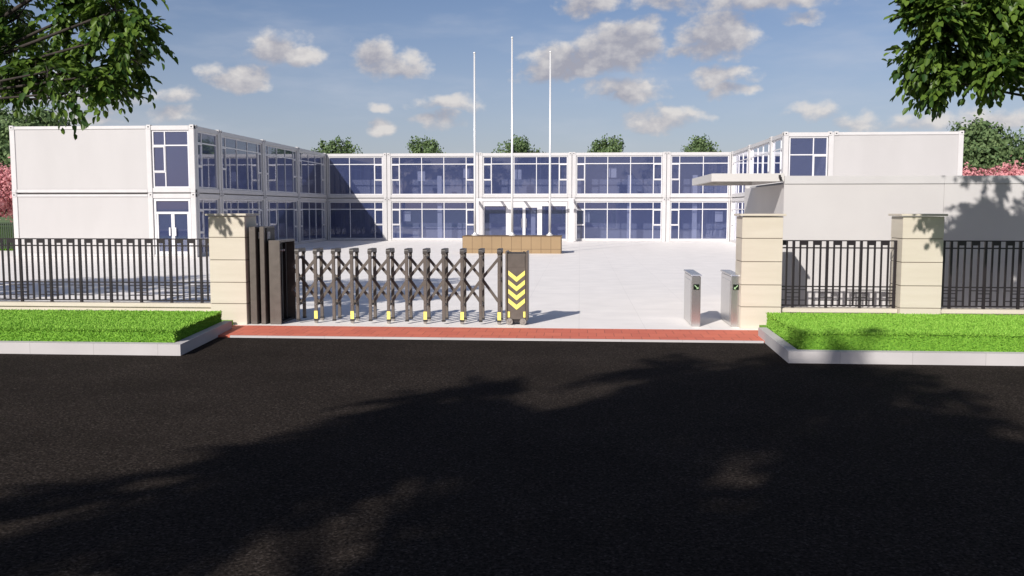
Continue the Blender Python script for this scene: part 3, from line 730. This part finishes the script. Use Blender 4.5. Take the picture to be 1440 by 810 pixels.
# right tree
big_tree((9.3, 14.9, .1), 2.8, [(4.86, 13.78, 4.36, 0.18, 20), (5.05, 13.7, 4.14, 0.24, 39), (5.23, 13.55, 4.45, 0.38, 90), (4.91, 13.36, 4.75, 0.33, 62), (4.99, 13.35, 5.15, 0.38, 71),
    (5.81, 13.71, 4.91, 0.54, 161), (6.17, 13.6, 4.39, 0.38, 80), (5.62, 13.64, 4.16, 0.3, 53), (5.61, 14.06, 4.77, 0.45, 98), (6.3, 13.76, 5.15, 0.59, 135),
    (5.58, 13.79, 5.32, 0.54, 74), (5.14, 13.52, 3.95, 0.15, 11), (5.89, 13.35, 4.15, 0.27, 32), (6.73, 13.97, 4.66, 0.45, 62), (5.82, 14.15, 6.12, 0.82, 48),
    (7.18, 14.42, 6.39, 1.0, 54), (8.63, 14.78, 5.66, 1.09, 54), (8.27, 14.51, 7.29, 1.18, 61), (9.9, 14.78, 6.39, 1.18, 54)],
    'broad leaved tree whose dense crown fills the top right corner', leafL=.15, leafW=.082)
# the tree behind the viewpoint whose shade falls across the road
lob = []
for k in range(30):
    v = Vector(np.random.default_rng(500+k).normal(0, 1, 3)).normalized(); s = random.uniform(.45, .95)
    lob.append((-5.0+v.x*3.4*s, -4.35+v.y*3.4*s, 8.25+v.z*3.5*s, 1.0, 118))
lob += [(-8.4, -3.9, 7.0, .8, 70), (-7.9, -4.6, 6.5, .9, 90), (-7.4, -2.8, 7.2, .8, 80), (-6.9, -1.9, 7.4, .7, 60)]
big_tree((-4.5, -4.4, .1), 4.6, lob, 'broad leaved tree behind the viewpoint that shades the road', leafL=.22, leafW=.11, trunk_r=.28)

def far_tree(base, h, lobes, m, label, n, sz, name='leafy_tree', cat='tree', group=None, seed=1):
    r2 = np.random.default_rng(seed)
    t = thing(name, base, label, cat, group); bx, by, bz = base
    MB().tube([(bx, by, bz-.2), (bx, by, bz+h*.3), (bx, by, bz+h*.62)], [.22, .16, .08], 8).build('trunk', M_bark, t, smooth=True)
    br = MB()
    for (x, y, z, r) in lobes: br.tube([(bx, by, bz+h*.35), (bx+x*.5, by+y*.5, bz+z*.75), (bx+x, by+y, bz+z)], [.09, .06, .03], 5)
    br.build('branches', M_bark, t, recalc=False)
    P = []; Nn = []
    tot = sum(l[3]**2 for l in lobes)
    for (x, y, z, r) in lobes:
        nc = max(6, int(n/26*r*r/tot))
        cc = norm(r2.normal(0, 1, (nc, 3)))*r*r2.uniform(.45, 1.0, (nc, 1))*np.array([1, 1, .8])
        for c in cc:
            q = c + r2.normal(0, .17*r, (26, 3)); P.append(q + np.array([bx+x, by+y, bz+z])); Nn.append(norm(q)+r2.normal(0, .6, (26, 3)))
    P = np.concatenate(P); Nn = norm(np.concatenate(Nn)); k = len(P)
    D = norm(np.cross(Nn, r2.normal(0, 1, (k, 3)))); E_ = np.cross(Nn, D); s = (sz*r2.uniform(.6, 1.25, k))[:, None]
    V = np.stack([P-D*s*.6, P+E_*s*.42, P+D*s*.6, P-E_*s*.42], 1).reshape(-1, 3)
    np_mesh('crown', V, np.arange(4*k).reshape(-1, 4), m, t)
    return t
G5 = 'round tree tops behind the back block'
sl = [(0, 0, 6.2, 1.3), (-1.1, .2, 6.15, 1.0), (1.1, -.2, 6.1, 1.0), (.35, .3, 6.95, .9), (-.55, -.2, 6.85, .8), (0, 0, 4.9, 1.7)]
sm = far_tree((-19.0, 71, 0), 7.3, sl, M_far, 'round green tree top behind the back block, beside its left corner', 5200, .17, group=G5, seed=3)
relabel_copy(sm, (-11.95, 71, 0), 2.2, 'round green tree top behind the back block, between the corner and the first flagpole')
relabel_copy(sm, (-4.80, 71, 0), 4.0, 'round green tree top behind the back block, among the flagpoles')
relabel_copy(sm, (1.95, 71, 0), 5.3, 'round green tree top behind the back block, first one right of the flagpoles')
relabel_copy(sm, (9.20, 71, 0), 1.1, 'round green tree top behind the back block, beside the right block')
bl = [(0, 0, 6.3, 2.3), (-2.1, 0, 5.6, 1.7), (2.0, .3, 5.9, 1.8), (.6, 0, 8.0, 1.5), (-1.0, .4, 7.6, 1.4), (0, -1.2, 4.5, 2.1), (-2.2, 0, 3.8, 1.4), (2.3, 0, 4.0, 1.4)]
bt = far_tree((35.6, 70, 0), 9.3, bl, M_far, 'tall spreading tree at the far right, above the pink blossom', 14000, .26, group='large trees beyond the blocks', seed=11)
bt.scale = (1.1,)*3
relabel_copy(bt, (30.4, 73, 0), 2.4, 'shorter spreading tree rising behind the right block wall', .97)
relabel_copy(bt, (42.0, 80, 0), 4.4, 'spreading tree beyond the far right edge', 1.05)
relabel_copy(bt, (-37.6, 62, 0), 1.0, 'dark spreading tree at the far left above the pink blossom', 1.0)
relabel_copy(bt, (-44, 66, 0), 3.0, 'spreading tree beyond the far left edge', 1.1)
far_tree((-37.0, 74, 0), 8.2, [(0, 0, 7.2, 1.5), (-1.5, 0, 6.9, 1.2), (1.6, 0, 6.9, 1.2), (0, 0, 5.2, 2.0), (3.0, 0, 6.5, 1.0)], M_far2, 'pale green tree top showing over the roof of the left block', 6000, .22, group='large trees beyond the blocks', seed=21)
pl = [(0, 0, 3.7, 1.3), (-1.3, .2, 3.2, 1.15), (1.3, -.1, 3.3, 1.15), (.2, -.9, 2.7, 1.2), (-.9, -.6, 2.2, 1.0), (.8, .4, 2.4, 1.1)]
pt = far_tree((-33.2, 50, 0), 4.6, pl, M_pink, 'pink blossom tree beside the left block, behind the dark green fence', 11000, .15, 'blossom_tree', group='pink blossom trees', seed=31)
relabel_copy(pt, (-36.6, 51, 0), 2.0, 'pink blossom tree further left beyond the edge', 1.1)
relabel_copy(pt, (22.9, 57, 0), 2.0, 'pink blossom tree nearest the right block end wall', .98)
relabel_copy(pt, (26.0, 57.5, 0), 3.5, 'pink blossom tree at the right edge, above the gatehouse roof', 1.04)
relabel_copy(pt, (29.4, 58, 0), .5, 'pink blossom tree just beyond the right edge', 1.05)

# dark green slatted fence at the far left
M_green = mat('dark_green_slats', (.018, .035, .014), .7)
BF = thing('slatted_fence', (-36, 45, 0), 'dark green slatted fence beside the left block under the pink blossom', 'fence')
m = MB()
for k in range(150): x = -46+.115*k; m.box(x, x+.075, 45, 45.03, .1, 1.45)
m.build('slats', M_green, BF)
MB().box(-46, -28.75, 45.034, 45.08, 1.3, 1.38).box(-46, -28.75, 45.034, 45.08, .3, .38).split('rail', M_green, BF)
for k in range(8): box_of(-28.81-2.4*k, -28.71-2.4*k, 44.99, 45.1, 0, 1.5).build('post', M_rail, BF)
hb = box_of(-46, -28.9, 45.3, 46.1, 0, 1.25).build('clipped_hedge', M_gbody); tag(hb, 'dark clipped hedge growing behind the dark green slatted fence', 'hedge')

# low hedges in the kerbed beds
def hedge(x0, x1, y0, y1, z0, z1, label, vis, slant=0):
    t = thing('hedge', ((x0+x1)/2, (y0+y1)/2, z0), label, 'hedge', 'bright green low hedges')
    bd = box_of(x0+.03, x1-.03, y0+.03, y1-.03, z0-.03, z1-.035)
    bd.v = [(x+slant*(y-y0)*(x > (x0+x1)/2), y, z) for x, y, z in bd.v]
    bd.build('hedge_body', M_gbody, t)
    vx0, vx1 = vis; P = []; D = []
    def patch(n, f, nrm):
        u = rng.random((n, 2)); p = f(u); P.append(p); D.append(np.tile(nrm, (n, 1)) + rng.normal(0, .55, (n, 3)))
    n_top = int((vx1-vx0)*(y1-y0)*5200)
    patch(n_top, lambda u: np.stack([vx0+(vx1-vx0)*u[:, 0], y0+(y1-y0)*u[:, 1], np.full(len(u), z1-.05)+rng.normal(0, .006, len(u))], 1), np.array([0, -.1, .9]))
    n_f = int((vx1-vx0)*(z1-z0)*9000)
    patch(n_f, lambda u: np.stack([vx0+(vx1-vx0)*u[:, 0], np.full(len(u), y0+.045), z0+(z1-z0-.03)*u[:, 1]], 1), np.array([0, -.8, .55]))
    for xe, sx in ((x0, -1), (x1, 1)):
        if vx0-.01 <= xe <= vx1+.01:
            patch(int((y1-y0)*(z1-z0)*9000), lambda u: np.stack([np.full(len(u), xe-.04*sx), y0+(y1-y0)*u[:, 0], z0+(z1-z0-.03)*u[:, 1]], 1), np.array([.7*sx, 0, .5]))
    P = np.concatenate(P); D = norm(np.concatenate(D)); k = len(P)
    P[:, 0] += slant*(P[:, 1]-y0)*(P[:, 0]-vx0)/(vx1-vx0)
    V, Fq = leaves(P, D, rng.normal(0, 1, (k, 3)), rng.uniform(.022, .042, k), rng.uniform(.011, .019, k), .15)
    np_mesh('leaf_layer', V, Fq, M_grass, t)
hedge(-24, -6.12, 13.42, 16.0, .12, .35, 'low bright green hedge in the kerbed bed on the left', (-13, -6.12), -.112)
hedge(3.2, 22, 13.42, 15.95, .12, .41, 'low bright green hedge in the kerbed bed on the right', (3.2, 11.5))

S.render.resolution_x = 1024; S.render.resolution_y = 576
